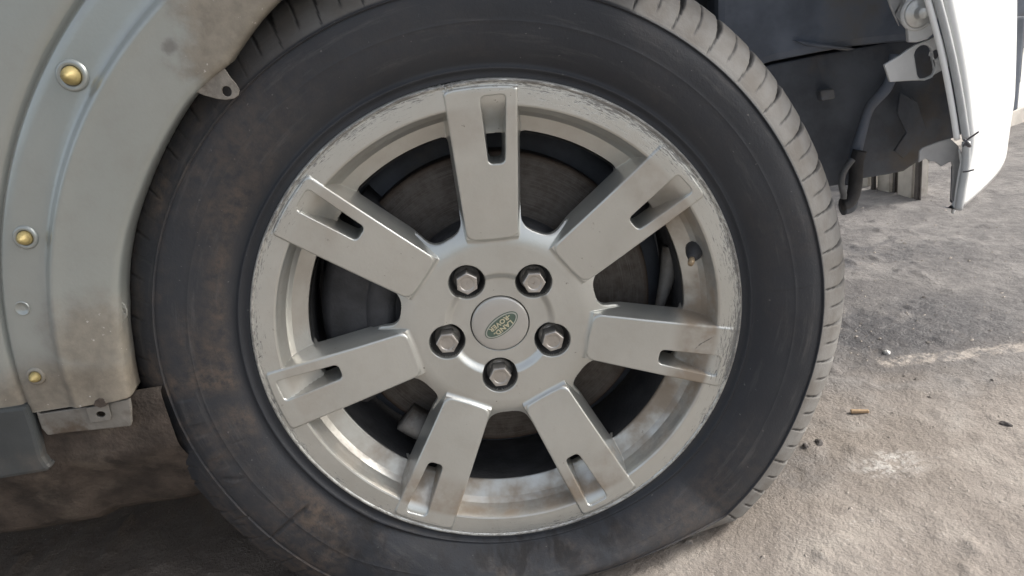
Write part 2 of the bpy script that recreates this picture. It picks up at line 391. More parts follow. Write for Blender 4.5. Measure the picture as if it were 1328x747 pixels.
def mat_ground():
    s = NB('dusty_concrete_ground')
    X, Y, Z = s.xyz(s.pos)[:3]
    n1 = s.noise(2.2, 6, .6); n2 = s.noise(9, 6, .65, dist=.4); n3 = s.noise(55, 6, .7); n4 = s.noise(240, 3, .6)
    col = s.mix(s.ramp(n1, .36, .62), (.222, .195, .17), (.285, .255, .228))
    col = s.mix(s.mul(s.ramp(n2, .48, .70), .65), col, (.40, .365, .325))
    col = s.mix(s.mul(s.ramp(n2, .44, .28), .45), col, (.20, .178, .158))
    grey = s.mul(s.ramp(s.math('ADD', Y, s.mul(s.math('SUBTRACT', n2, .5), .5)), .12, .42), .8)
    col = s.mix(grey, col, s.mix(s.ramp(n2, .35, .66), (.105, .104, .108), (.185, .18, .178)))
    # oil and damp
    oil = s.mul(s.blob(at(1150, 425, z=0), .17, .5, .18, 9, (.75, 1.4, 1)), s.ramp(s.noise(10, 5, .65, dist=.6), .30, .52))
    oil2 = s.mul(s.blob(at(1130, 330, z=0), .20, .6, .2, 7, (.8, 1.3, 1)), s.ramp(s.noise(13, 5, .65, dist=.5), .40, .62), .75)
    oil3 = s.mul(s.blob(at(1010, 610, z=0), .07, .6, .08, 14, (.8, 1.2, 1)), s.ramp(n2, .40, .58), .6)
    om = s.math('MAXIMUM', oil, s.math('MAXIMUM', oil2, oil3))
    col = s.mix(s.mul(om, .9), col, (.062, .060, .063))
    # floor turns darker and browner to the left, below the car
    dark_brown = s.mul(s.ramp(s.math('ADD', X, s.mul(s.math('SUBTRACT', n1, .5), .3)), -.12, -.36), s.ramp(Y, -.45, -.1), .75)
    col = s.mix(dark_brown, col, s.mix(s.ramp(n2, .35, .65), (.095, .072, .056), (.15, .118, .092)))
    # chalky spill
    wh = s.mul(s.blob(at(1155, 600, z=0), .030, .6, .05, 34, (.7, 1.2, 1)), s.ramp(n3, .42, .62))
    wh2 = s.mul(s.ramp(n3, .60, .72), s.ramp(s.noise(4, 4), .50, .66), .40)
    col = s.mix(s.math('MAXIMUM', s.mul(wh, .8), wh2), col, (.56, .54, .51))
    col = s.mix(s.mul(s.ramp(n4, .64, .76), .25), col, (.12, .105, .095))
    n6 = s.noise(620, 3, .65); v6 = s.vor(150)
    col = s.mix(s.mul(s.ramp(n6, .56, .72), .28), col, (.44, .41, .38))
    col = s.mix(s.mul(s.ramp(v6, .16, .06), s.ramp(s.noise(14, 4), .46, .62), .6), col, (.56, .54, .51))
    lip_ = s.mul(s.seg(at(1150, 468, z=0), at(1345, 448, z=0), .022), s.ramp(s.noise(48, 6, .7), .40, .58))
    col = s.mix(s.mul(lip_, .8), col, (.43, .385, .34))
    rough = s.fmix(om, .88, s.fmix(s.ramp(n3, .45, .6), .28, .6))
    h = s.math('ADD', s.mul(n3, 1.0), s.math('ADD', s.mul(n4, .35), s.mul(n2, .8)))
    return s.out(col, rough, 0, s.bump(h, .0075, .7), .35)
M_GROUND = mat_ground()

# ------------------------------------------------------------------ ground, one sheet to the horizon
def axis_pts(lo, hi, step, far):
    c = np.arange(lo, hi, step); out = []; d = step; q = hi
    while q < far: out.append(q); d *= 1.28; q += d
    o2 = []; d = step; q = lo - step
    while q > -far: o2.append(q); d *= 1.28; q -= d
    return np.array(o2[::-1] + list(c) + out)
gx = axis_pts(-1.0, 1.7, .0065, 400); gy = axis_pts(-.45, 1.9, .0065, 400)
GX, GY = np.meshgrid(gx, gy, indexing='ij')
near = np.exp(-((np.maximum(np.abs(GX - .35) - 1.3, 0) / .8) ** 2 + (np.maximum(np.abs(GY - .7) - 1.2, 0) / .8) ** 2))
gz = near * (.012 * fbm(GX * 3.1, GY * 3.1, 1, 3) + .0055 * fbm(GX * 14, GY * 14, 5, 4, .6) + .004 * fbm(GX * 60, GY * 60, 9, 3, .6)
             + .007 * np.clip(vnoise(GX * 38, GY * 38, 21) - .78, 0, 1) * 3)
foot = np.exp(-((np.maximum(np.abs(GX) - .25, 0) / .05) ** 2 + (np.maximum(np.abs(GY - .11) - .16, 0) / .05) ** 2))
gz = gz * (1 - foot) + -.002 * foot
def ground_z(x, y):
    i = np.argmin(abs(gx - x)); j = np.argmin(abs(gy - y)); return float(gz[i, j])
ground = mk('ground', np.stack([GX, GY, gz], -1).reshape(-1, 3), grid_faces(len(gx), len(gy), flip=False)[:, ::-1], M_GROUND)
if ground.data.polygons[0].normal.z < 0: ground.data.flip_normals()
tag(ground, 'rough stained concrete and packed dirt ground under the car', kind='structure')

# ------------------------------------------------------------------ the car: one thing
car = empty('car', (0, .9, 0))
tag(car, 'silver car with front wheel on a flat tyre, arch trim removed', 'car')
wheel = empty('wheel', (0, .02, 0), car)

# ---- tyre
PH = rad(8.5)
_tb = [(-180, .3985), (-171, .4000), (-160, .4008), (-151, .4014), (-140, .4022), (-128, .4100), (-118, .411), (-98, .405), (-60, .402), (-44, .402), (-27, .397), (-13, .389),
       (0, .389), (10, .385), (25, .378), (44, .3775), (60, .379), (90, .381), (110, .383), (140, .388), (165, .396), (180, .3985)]
def R_out(th):                      # measured outer radius of the sagging carcass
    d = (np.degrees(th) + 8.5 + 180) % 360 - 180
    a = np.array(_tb); ang = np.r_[a[:, 0] - 360, a[:, 0], a[:, 0] + 360]; val = np.r_[a[:, 1], a[:, 1], a[:, 1]]
    return sum(np.interp(d + k, ang, val) for k in (-9, -6, -3, 0, 3, 6, 9)) / 7
RB = .2575
half = [(-.02, .014), (0, .0014), (.015, .0018), (.034, .0020), (.046, .0012), (.056, -.0004), (.066, -.0022), (.076, -.0024), (.086, -.0008), (.10, .0002), (.13, -.0018), (.17, -.0050), (.22, -.0080),
        (.28, -.0102), (.34, -.0116), (.398, -.0124), (.403, -.01265), (.409, -.01265), (.414, -.0125), (.46, -.0129), (.52, -.0129), (.57, -.0123), (.612, -.0112), (.628, -.0103), (.633, -.0098), (.637, -.0108), (.641, -.0118), (.647, -.0117), (.651, -.0098), (.665, -.0086),
        (.70, -.0066), (.74, -.0034), (.78, .0001), (.82, .0042), (.86, .0088), (.90, .0142), (.93, .0190), (.955, .0240), (.975, .0290), (.990, .0350), (1.0, .0430), (1.003, .052),
        (1.004, .060), (.972, .0625), (.970, .070), (1.005, .0725), (1.007, .09), (1.008, .105), (.972, .1075), (.972, .116), (1.008, .118)]
half = np.array(half)
tt_ = np.r_[half[:, 0], half[::-1, 0]]; yy_ = np.r_[half[:, 1], .236 - half[::-1, 1]]
n_in = len(half)
def densify(t, y, m=3):
    k = np.arange(len(t)); kk = np.linspace(0, len(t) - 1, (len(t) - 1) * m + 1)
    return np.interp(kk, k, t), np.interp(kk, k, y)
tt_, yy_ = densify(tt_, yy_, 2)
NT = 1800
th = np.linspace(0, 2 * np.pi, NT, endpoint=False)
T = tt_[:, None] + 0 * th; Yp = yy_[:, None] + 0 * th; TH = th[None, :] + 0 * T
Ro = R_out(th)[None, :]
# lateral grooves across the shoulder: wide and narrow in turn
pitch = 2 * np.pi / 52
ph = ((TH + .03 + .05 * (T - .7) - .10 * np.clip(T - .8, 0, 1) ** 2 * 4) / pitch) % 1.0
dth = np.minimum(ph, 1 - ph) * pitch * .385
dth2 = np.abs(ph - .5) * pitch * .385
shoulder = sstep(.645, .70, T)
wide = .0011 + .0032 * sstep(.78, .97, T)
wide_f = sstep(1.0, .55, dth / wide) * shoulder
nar_f = sstep(.0013, .0006, dth2) * sstep(.70, .78, T) * sstep(1.04, .97, T)
depth = (  .0015 + .0050 * sstep(.76, .97, T)) * (1 - .8 * sstep(.05, -.2, np.cos(TH)) * sstep(-.75, -.2, np.sin(TH)))
G = np.maximum(wide_f, nar_f * .8)
gd = np.maximum(wide_f * depth, nar_f * .0016)
r = RB + T * (Ro - RB)
# push grooves along the local outward normal
dT = np.gradient(tt_)[:, None] * .128; dY = np.gradient(yy_)[:, None]
nl = np.sqrt(dT ** 2 + dY ** 2) + 1e-9
nr_, ny_ = dY / nl, -dT / nl           # outward: +r on the tread, -y on the side wall
r = r - gd * nr_; Y = Yp - gd * ny_
# age cracks in the side wall (from the shoulder rib inward)
def crack(p0, p1, wd, dp):
    a = at(*p0, y=-.014) - AX; b = at(*p1, y=-.014) - AX
    a2, b2 = np.array([a[0], a[2]]), np.array([b[0], b[2]])
    px_, pz_ = r * np.cos(TH), r * np.sin(TH); L = b2 - a2
    h = np.clip(((px_ - a2[0]) * L[0] + (pz_ - a2[1]) * L[1]) / (L @ L), 0, 1)
    d = np.hypot(px_ - a2[0] - h * L[0], pz_ - a2[1] - h * L[1])
    return sstep(wd, wd * .3, d) * (Yp < .02) * dp
cr = np.zeros_like(r)
for q in (((357, 694), (378, 676),   .0030, .0026), ((378, 676), (396, 662), .0030, .0026), ((312, 622), (288, 622), .0022, .0016), ((396, 662), (385, 650), .0014, .0008),
          ((300, 577), (318, 572), .0012, .0007), ((395, 662), (446, 694), .0016, .0012), ((334, 600), (395, 662), .0014, .0009), ((357, 694), (340, 712), .0022, .0016), ((320, 672), (300, 686), .0022, .0016)):
    cr = np.maximum(cr, crack(*q))
Y = Y + cr; G = np.maximum(G, cr / .0016 * .8)
# faint moulded blocks on the left of the side wall (worn past reading)
A = (np.degrees(TH) + 180) % 360 - 180
mould = 0
for a0, a1, t0, t1 in ((-178, -172.5, .46, .60), (-170.5, -165, .46, .60), (-163, -158.5, .46, .58), (-177, -160, .435, .445)):
    Ad = (np.degrees(TH) - (a0 % 360))
    mould = np.maximum(mould, sstep(0, .5, Ad) * sstep(a1 - a0, a1 - a0 - .5, Ad) * sstep(t0, t0 + .01, T) * sstep(t1, t1 - .01, T))
Y = Y - .0009 * mould * (Yp < .02)
Y = Y - .0012 * fbm(TH * 9, T * 5, 31, 4) * (Yp < .02) * sstep(.1, .25, T)
# squash on the ground and bulge of the flat side wall
down = -np.pi / 2
dd = (TH - down + np.pi) % (2 * np.pi) - np.pi
D = HZ / np.maximum(np.cos(dd), .2)
Rt = RB + 1.008 * (Ro - RB)
lim = smin(Rt + 0 * D, D, .005)
comp = np.clip((Rt - lim) / (.40 - RB), 0, 1)
k = (lim - RB) / (Rt - RB)
r = RB + (r - RB) * k
bul = .058 * comp * np.sin(np.pi * np.clip(T, 0, 1) ** 1.25) ** 1.2
side = np.where(np.arange(len(tt_)) < len(tt_) / 2, -1.0, 1.0)[:, None]
Y = Y + side * bul
V = np.stack([r * np.cos(TH), Y, HZ + r * np.sin(TH)], -1).reshape(-1, 3)
V[:, 2] = np.maximum(V[:, 2], .0005)
tyre = mk('tyre', V, grid_faces(len(tt_), NT, True), M_RUB, wheel, attr={'across': T.ravel(), 'groove': np.clip(G, 0, 1).ravel()})

# ---- rim: one height field for a 1/7 wedge, split into spoke and rim
YH = .0180                                                     # depth of the hub face behind the lip
LIPP = np.array([(.200, .0385), (.204, .0365), (.209, .0335), (.215, .0300), (.221, .0265), (.2255, .0205), (.2285, .0120), (.2305, .0045), (.2318, .0014), (.2335, .0004), (.240, .0002), (.2575, .0)])
def y_lip(r): return np.interp(r, LIPP[:, 0], LIPP[:, 1])
def y_hub(r):                                                 # hub face with shallow dish
    return YH + .0052 * (1 - sstep(.0505, .0605, r))
def y_base(r):
    web = YH + .020 * sstep(.088, .150, r)
    return np.where(r < .19, web, smin(y_lip(r), .0385 + 0 * r, .004))
def face_y(u):
    s = np.clip((u - .095) / .15, 0, 1)
    return .0146 + (-.0022 - .0146) * s - .0012 * np.sin(np.pi * s)
def hw(u): return .0266 + (.0349 - .0266) * (u - .096) / .147
PK = np.array([(.1755, -.0182), (.2415, -.0235), (.2410, .0012), (.1755, -.0018)])      # slot in the spoke face
def sd_poly(u, v, P, rr):
    d = np.full(u.shape, -9.0); n = len(P); c = P.mean(0)
    for i in range(n):
        a, b = P[i], P[(i + 1) % n]; e = b - a; nrm = np.array([e[1], -e[0]]) / np.linalg.norm(e)
        if (c - a) @ nrm > 0: nrm = -nrm
        d = smax(d, (u - a[0]) * nrm[0] + (v - a[1]) * nrm[1], rr)
    return d
def edge_round(d, e):                                          # rolled edge just inside an outline (d<0 inside)
    q = np.clip((d + e) / e, 0, 1); return e * (1 - np.sqrt(1 - q * q * .999))
def field(r, th):
    u = r * np.cos(th); v = r * np.sin(th)
    ds = np.abs(v) - hw(u)
    di = .0965 + .06 * v * v / .03 - u
    do = np.sqrt(u * u + v * v) - .2505
    fy = face_y(u)
    d_all = smax(smax(ds, di, .009), do, .005)
    e = .0024
    drop = edge_round(d_all, e)
    dsp = np.maximum(ds, 0); dip = np.maximum(di, 0); dop = np.maximum(do, 0)
    wall = fy + drop + dsp * 6.5 + dip * 1.9 + dop * 1.2
    base = y_base(r)
    kk = .0016 + .0062 * sstep(.135, .10, r) + .003 * sstep(.19, .205, r) * sstep(.232, .222, r)
    y = smin(wall, base, kk)
    # slot
    dp = sd_poly(u, v, PK, .0060)
    ramp = .0014 + .0245 * sstep(.2425, .198, u) ** .9
    fl = fy + np.minimum(ramp, edge_round(dp, .0010) * 0 + np.maximum(-dp, 0) * 7 + .0)
    inside = dp < .0014
    roll = edge_round(-dp, .0014)
    y = np.where(inside, np.maximum(y, np.where(dp < 0, smin(fy + .0014 + np.maximum(-dp, 0) * 13, fy + ramp, .0015), y + roll)), y)
    # window opening (negative = open)
    aw = np.pi / 7
    dw = smax(smax(r - .2055, .0036 - ds, .007), .1070 - r, .014)
    dh = smax(dp + .0016, u - .2025, .003)                       # through hole at the deep end of the slot
    return y, dw, dh, d_all, ds
RS = np.r_[np.linspace(.085, .10, 36)[:-1], np.linspace(.10, .228, 250)[:-1], np.linspace(.228, .236, 34)[:-1], np.linspace(.236, .2530, 42)]
NTH = 420
TS = np.linspace(-np.pi / 7, np.pi / 7, NTH)
RR, TT = np.meshgrid(RS, TS, indexing='ij')
yf, dw, dh, dall, dside = field(RR, TT)
eps = 2e-5
gr_ = (field(RR + eps, TT)[0] - field(RR - eps, TT)[0]) / (2 * eps)
gt_ = (field(RR, TT + eps / RR)[0] - field(RR, TT - eps / RR)[0]) / (2 * eps)
# outward normal in (radial, tangential, y): surface y=f, towards the viewer is -y
NRM = np.stack([gr_, gt_, -np.ones_like(gr_)], -1)
hole = np.minimum(dw, dh)
def hgrad(f_idx, RRq, TTq):
    h = 1e-5
    f = lambda a, b: np.minimum(field(a, b)[1], field(a, b)[2])
    return (f(RRq + h, TTq) - f(RRq - h, TTq)) / (2 * h), (f(RRq, TTq + h / RRq) - f(RRq, TTq - h / RRq)) / (2 * h)
hr, ht = hgrad(0, RR, TT)
Rq, Tq, Yq = RR.copy(), TT.copy(), yf.copy()
neg = hole < 0
hg = np.sqrt(hr ** 2 + ht ** 2) + 1e-9
step_ = np.clip(hole / hg ** 2, -.003, 0)
Rq = np.where(neg, RR - hr * step_ , RR); Tq = np.where(neg, TT - ht * step_ / RR, TT)
ysn = field(Rq, Tq)[0]
Yq = np.where(neg, np.minimum(ysn, .042) + .014, yf)
NRM[neg] = np.stack([-hr[neg] / hg[neg], -ht[neg] / hg[neg], np.full(neg.sum(), -.15)], -1)
Q = grid_faces(len(RS), NTH)
ok = ~np.all(neg.ravel()[Q], axis=1)
Q = Q[ok]
cu = RR.ravel()[Q].mean(1); cd_ = dall.ravel()[Q].mean(1); cs_ = dside.ravel()[Q].mean(1)
cy_ = yf.ravel()[Q].mean(1)
is_spoke = (cd_ < .0058) & (cu > .090) & (cy_ < y_base(cu) - .0008)
def wedge(sel, ang):
    c, s_ = np.cos(Tq + ang), np.sin(Tq + ang)
    V = np.stack([Rq * c, Yq, Rq * s_], -1).reshape(-1, 3)
    N = np.stack([NRM[..., 0] * c - NRM[..., 1] * s_, NRM[..., 2], NRM[..., 0] * s_ + NRM[..., 1] * c], -1).reshape(-1, 3)
    F = Q[sel]; used = np.unique(F); remap = np.full(len(V), -1); remap[used] = np.arange(len(used))
    return V[used], remap[F], N[used]
SP0 = rad(94.3 - 8.5)
Vs, Fs, Ns = wedge(is_spoke, 0.0)
spoke = mk('spoke', Vs, Fs, M_ALLOY, None, normals=Ns)
COL.objects.unlink(spoke)
for k in range(7):
    o = spoke if k == 0 else spoke.copy()
    o.location = (0, 0, HZ); o.rotation_euler = (0, -(SP0 + k * 2 * np.pi / 7), 0)
    link(o, wheel)
rv, rf, rn = [], [], []; off = 0
for k in range(7):
    v_, f_, n_ = wedge(~is_spoke, SP0 + k * 2 * np.pi / 7)
    rv.append(v_ + AX); rf.append(f_ + off); rn.append(n_); off += len(v_)
# hub face with five nut wells
NUT0 = rad(53.5 - 8.5)
NUTS = [(.06 * np.cos(NUT0 + i * 2 * np.pi / 5), .06 * np.sin(NUT0 + i * 2 * np.pi / 5)) for i in range(5)]
def hub_field(r, th):
    x, z = r * np.cos(th), r * np.sin(th)
    y = np.where(r > .084, y_hub(.084 + 0 * r), y_hub(r))
    d = np.full(r.shape, 9.0)
    for cx, cz in NUTS: d = np.minimum(d, np.hypot(x - cx, z - cz) - .0192)
    y = y + edge_round(-d, .0014) * (d > 0) + np.where(d <= 0, .0014 + np.minimum(-d * 7, .021), 0)
    y = y + .02 * sstep(.0322, .0312, r) 
    # match the webs at the seam
    y = y + (yf_seam(th) - YH) * sstep(.079, .085, r)
    return y
seam_th = TS; seam_y = yf[0]
def yf_seam(th):
    q = (th - SP0 + np.pi / 7) % (2 * np.pi / 7) - np.pi / 7
    return np.interp(q, seam_th, seam_y)
hr_ = np.r_[.0305, np.linspace(.0310, .085, 115)]; hth = np.linspace(0, 2 * np.pi, 900, endpoint=False)
HR, HT = np.meshgrid(hr_, hth, indexing='ij')
hy = hub_field(HR, HT)
hgr = (hub_field(HR + 4e-5, HT) - hub_field(HR - 4e-5, HT)) / 8e-5; hgt = (hub_field(HR, HT + 4e-5 / HR) - hub_field(HR, HT - 4e-5 / HR)) / 8e-5
hc, hs = np.cos(HT), np.sin(HT)
rv.append(np.stack([HR * hc, hy, HZ + HR * hs], -1).reshape(-1, 3)); rf.append(grid_faces(len(hr_), 900, True) + off)
rn.append(np.stack([hgr * hc - hgt * hs, -np.ones_like(hy), hgr * hs + hgt * hc], -1).reshape(-1, 3)); off += HR.size
hubfaces = grid_faces(len(hr_), 900, True)
# lip flange (with kerb rash near the top) and inner barrel
lp = [(.2530, .0000), (.2538, -.0007), (.2547, -.0013), (.2557, -.0013), (.2566, -.0006), (.2573, .0008), (.2578, .0030), (.2576, .007), (.256, .014)]
lp = np.array(lp); lth = np.linspace(0, 2 * np.pi, 2000, endpoint=False)
LT, LR = np.meshgrid(lth, lp[:, 0]); _, LY = np.meshgrid(lth, lp[:, 1])
def rash(a0, wdeg):
    da = (np.degrees(LT) - a0 + 180) % 360 - 180; return np.exp(-(da / wdeg) ** 2)
nz = fbm(LT * 160, LY * 500 + LR * 300, 41, 3, .7)
dmg = rash(92.5, 4.2) * 1.0 + rash(140, 5) * .25 + rash(-40, 12) * .25 + rash(-95, 8) * .1 + rash(175, 9) * .2
LR = LR + dmg * nz * .0050 - dmg * .0010; LY = LY - dmg * np.abs(nz) * .0045
lv = np.stack([LR * np.cos(LT), LY, HZ + LR * np.sin(LT)], -1)
rv.append(lv.reshape(-1, 3)); rf.append(grid_faces(len(lp), 2000, True) + off)
g1 = np.gradient(lv, axis=0); g2 = np.roll(lv, -1, 1) - np.roll(lv, 1, 1)
rn.append(np.cross(g1, g2).reshape(-1, 3)); off += lp.shape[0] * 2000
F_all = np.vstack(rf); V_all = np.vstack(rv); N_all = np.vstack(rn)
mi = np.zeros(len(F_all), int)
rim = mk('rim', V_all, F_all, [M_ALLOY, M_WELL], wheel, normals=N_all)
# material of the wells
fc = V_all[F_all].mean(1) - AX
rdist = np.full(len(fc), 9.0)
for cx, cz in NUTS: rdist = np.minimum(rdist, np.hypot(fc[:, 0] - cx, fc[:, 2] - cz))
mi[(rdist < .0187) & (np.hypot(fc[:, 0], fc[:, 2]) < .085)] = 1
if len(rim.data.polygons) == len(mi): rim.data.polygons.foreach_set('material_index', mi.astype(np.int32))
barrel = lathe('rim_barrel', [(.2035, .0372), (.2045, .045), (.206, .060), (.207, .10), (.212, .17), (.232, .215), (.235, .235)], M_CAST, wheel, 256, sub=3)

# ---- centre cap with oval badge
cap_prof = [(.0001, .0210), (.010, .0210), (.020, .0212), (.0285, .0217), (.0300, .0222), (.0308, .0232), (.0309, .031)]
lathe('center_cap', cap_prof, M_CAP, wheel, 96)
lathe('cap_gap', [(.0309, .0256), (.0316, .0252)], M_BLK, wheel, 96)
BC = at(650.2, 421.8, y=.0206); BA = rad(210.5)
ca, sa = math.cos(BA), math.sin(BA)
def bpt(a, b, y): return (BC[0] + a * ca - b * sa, y, BC[2] + a * sa + b * ca)
bm = bmesh.new()
def oval(A_, B_, y0, y1, mi_):
    top = [bm.verts.new(bpt(A_ * math.cos(q), B_ * math.sin(q), y1)) for q in np.linspace(0, 2 * np.pi, 72, endpoint=False)]
    bot = [bm.verts.new(bpt(A_ * 1.01 * math.cos(q), B_ * 1.01 * math.sin(q), y0)) for q in np.linspace(0, 2 * np.pi, 72, endpoint=False)]
    f = bm.faces.new(top); f.material_index = mi_
    for i in range(72):
        f = bm.faces.new((top[i], top[(i + 1) % 72], bot[(i + 1) % 72], bot[i])); f.material_index = mi_
oval(.0212, .0101, .0214, .0206, 0); oval(.0202, .0092, .0207, .02035, 1); oval(.0187, .0079, .0204, .0201, 0)
def letters(txt, size, a, b, sx):
    c = bpy.data.curves.new('badge_text', 'FONT'); c.body = txt; c.size = size; c.align_x = 'CENTER'; c.align_y = 'CENTER'
    c.offset = size * .035; c.extrude = .0001; c.resolution_u = 3; c.space_character = 1.08
    o = bpy.data.objects.new('badge_text', c); COL.objects.link(o)
    dg = bpy.context.evaluated_depsgraph_get(); me = o.evaluated_get(dg).to_mesh()
    vm = [bm.verts.new(bpt(a + v.co.x * sx, b + v.co.y,   .01995 - v.co.z)) for v in me.vertices]
    for p_ in me.polygons:
        try: f = bm.faces.new([vm[i] for i in p_.vertices]); f.material_index = 2
        except ValueError: pass
    o.evaluated_get(dg).to_mesh_clear(); bpy.data.objects.remove(o); bpy.data.curves.remove(c)
letters('LAND', .0072, -.0008, .0036, 1.10); letters('-', .0072, .0113, .0030, 1.1)
letters('ROVER', .0072, .0008, -.0033, 1.05); letters('-', .0072, -.0128, -.0028, 1.1)
from_bm('badge', bm, [M_GREEN, M_BRIM, M_BTXT], wheel)

# ---- wheel nuts
bm = bmesh.new()
def ring(rr, y, n=6, rot=0): return [bm.verts.new((rr * math.cos(rot + i * 2 * np.pi / n), y, rr * math.sin(rot + i * 2 * np.pi / n))) for i in range(n)]
AFR = .0124
def hexring(rr, y, rnd):           # 24 points round a hexagon
    out = []
    for i in range(24):
        a_ = i * 2 * np.pi / 24; m_ = ((a_ + np.pi / 6) % (np.pi / 3)) - np.pi / 6
        hx = rr * math.cos(np.pi / 6) / math.cos(m_ if True else 0)
        hx = rr * math.cos(np.pi / 6) / math.cos(((a_) % (np.pi / 3)) - np.pi / 6)
        rad_ = hx * (1 - rnd) + rr * .93 * rnd
        out.append(bm.verts.new((rad_ * math.cos(a_), y, rad_ * math.sin(a_))))
    return out
loops = [hexring(.0150, .0215, 1.0), hexring(.0150, .0190, 1.0), hexring(.0128, .0172, .8), hexring(AFR, .0165, .03), hexring(AFR, .0018, .03), hexring(AFR * .965, .0005, .12),
         hexring(AFR * .90, .0, .3), hexring(AFR * .80, .0001, .6), hexring(AFR * .66, .0004, 1), hexring(AFR * .60, .0010, 1), hexring(AFR * .1, .0012, 1)]
for la, lb in zip(loops, loops[1:]):
    for i in range(24): bm.faces.new((la[i], la[(i + 1) % 24], lb[(i + 1) % 24], lb[i]))
bm.faces.new(loops[-1])
nut = from_bm('lug_nut', bm, M_NUT, None); COL.objects.unlink(nut)
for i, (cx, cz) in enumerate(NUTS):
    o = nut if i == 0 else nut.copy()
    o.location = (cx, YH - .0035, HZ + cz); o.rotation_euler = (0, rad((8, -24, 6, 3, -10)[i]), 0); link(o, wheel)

# ---- tyre valve in the barrel wall
vp = np.array([.2215 * math.cos(rad(12)), .0235, HZ + .2215 * math.sin(rad(12))])
tip = at(895.5, 342.5, y=.004)
vd = tip - vp; vl = np.linalg.norm(vd)
P5 = [vp - vd * .1, vp, vp + vd * .25, vp + vd * .45, vp + vd * .5, vp + vd * .78, vp + vd * .8, tip]
tube('valve_rubber', [vp - vd * .15, vp + vd * .22, vp + vd * .60], .008, M_VRUB, wheel, 16, 16, rr=[.0105, .0085, .0045])
tube('valve_stem', [vp + vd * .5, tip], .0036, M_VALVE, wheel, 12, 14, rr=[.0028, .0028, .0036, .0036, .0030])

# ---- brake behind the spokes
disc = lathe('brake_disc', [(.092, .083), (.098, .080), (.108, .0795), (.112, .0800), (.174, .0800), (.1765, .0812), (.177, .0835), (.177, .105), (.092, .105)], M_DISC, wheel, 180, sub=1)
lathe('hub_hat', [(.0001, .045), (.092, .045), (.102, .048), (.107, .056), (.109, .0795)], M_CAST, wheel, 128)
bm = bmesh.new()                   # caliper: curved block on the rear side
def arcblock(bm, r0, r1, a0, a1, y0, y1, n=14):
    rings = []
    for a_ in np.linspace(rad(a0), rad(a1), n):
        c, s_ = math.cos(a_), math.sin(a_)
        rings.append([bm.verts.new((q * c, yv, HZ + q * s_)) for q, yv in ((r0, y0 + .012), (r0 + .012, y0), (r1 - .012, y0), (r1, y0 + .012), (r1, y1), (r0, y1))])
    for A_, B_ in zip(rings, rings[1:]):
        for i in range(6): bm.faces.new((A_[i], A_[(i + 1) % 6], B_[(i + 1) % 6], B_[i]))
    bm.faces.new(rings[0]); bm.faces.new(rings[-1][::-1])
arcblock(bm, .098, .196, 128, 206, .052, .12)
arcblock(bm, .110, .150, 150, 184, .044, .06, 8)
from_bm('brake_caliper', bm, M_CAST, car, True)
lathe('dust_shield', [(.05, .112), (.185, .113), (.200, .118), (.202, .13)], M_DARK, wheel, 96)
bm = bmesh.new()
arcblock(bm, .158, .190, 222, 252, .050, .080, 10)
from_bm('caliper_bracket', bm, M_ARM, car, True)
tube('brake_hose', [at(870, 320, y=.09), at(865, 360, y=.085), at(853, 405, y=.08), at(845, 440, y=.08)], .006, M_ARM, car, 24, 10, rr=[.010, .009, .005, .003])

# ------------------------------------------------------------------ left fender with the bare arch flange
eg = [(-20, .372), (60, .372), (100, .374), (112, .3745), (116, .370), (120, .3645), (123, .3605), (125, .362), (128, .3645), (131, .3655), (139, .3655), (146, .3665), (153, .369), (158, .370), (163, .3705), (165, .3702),
      (167, .3712), (169, .3718), (172, .3722), (176, .3745), (180, .3765), (184, .378)]
eg = np.array(eg)
fa = np.radians(np.r_[np.arange(58, 110, 1.0), np.arange(110, 179.9, .25)])
prof = [('e', .004, .004), ('e', .0006, -.024), ('e', .0010, -.0285), ('e', .0030, -.0315), ('e', .008, -.0330), (0, .392, -.0352), (0, .405, -.0368), (0, .415, -.0376), (0, .4215, -.0386), (0, .4248, -.0394), (0, .4272, -.0396), (0, .4288, -.0388),
        (0, .4308, -.0370), (0, .4332, -.0344), (0, .4350, -.0322), (0, .4380, -.0312), (0, .4440, -.0308), (0, .456, -.0307), (0, .466, -.0306), (0, .4735, -.0303), (0, .4765, -.0285), (0, .4785, -.0235), (0, .4795, -.0235), (0, .4810, -.0285),
        (0, .4835, -.0312), (0, .490, -.0322), (0, .52, -.0335), (0, .60, -.0355), (0, .75, -.036), (0, .98, -.030)]
rows = []
for kind, rv_, yv in prof:
    er = np.interp(np.degrees(fa), eg[:, 0], eg[:, 1])
    rr_ = er + rv_ if kind == 'e' else np.full(len(fa), rv_)
    low = np.radians(180.4)
    a_ = fa
    yv_ = np.full(len(fa), yv)
    if rv_ > .40:                                         # the ridge fades out towards the sill
        fade = sstep(rad(170), rad(179), fa); yv_ = yv_ * (1 - fade * .35) + -.026 * fade * .35
    rows.append(np.stack([rr_ * np.cos(a_), yv_, HZ + np.maximum(rr_ * np.sin(a_), .0085)], -1))
Vf = np.stack(rows, 0)
fender = mk('fender', Vf.reshape(-1, 3), grid_faces(len(prof), len(fa)), M_PAINT, car)
tb = lambda pts, y: [at(*p, y=y) for p in pts]
def circ(c, rx, y, n=14, rz=None):
    c = at(*c, y=y); rz = rz or rx
    return [c + np.array([rx * math.cos(q), 0, rz * math.sin(q)]) for q in np.linspace(0, 2 * np.pi, n, endpoint=False)]
plate('mounting_tab', tb([(246, 116), (280, 78), (291, 89), (299, 101), (306, 109), (310.5, 117), (309, 124), (303, 128), (293, 129.5), (282, 128.5), (264, 123.5)], -.026), [circ((294, 118.5), .0042, -.026, 14,   .0046)], .0022, M_TAB, fender, bevel=.0006)
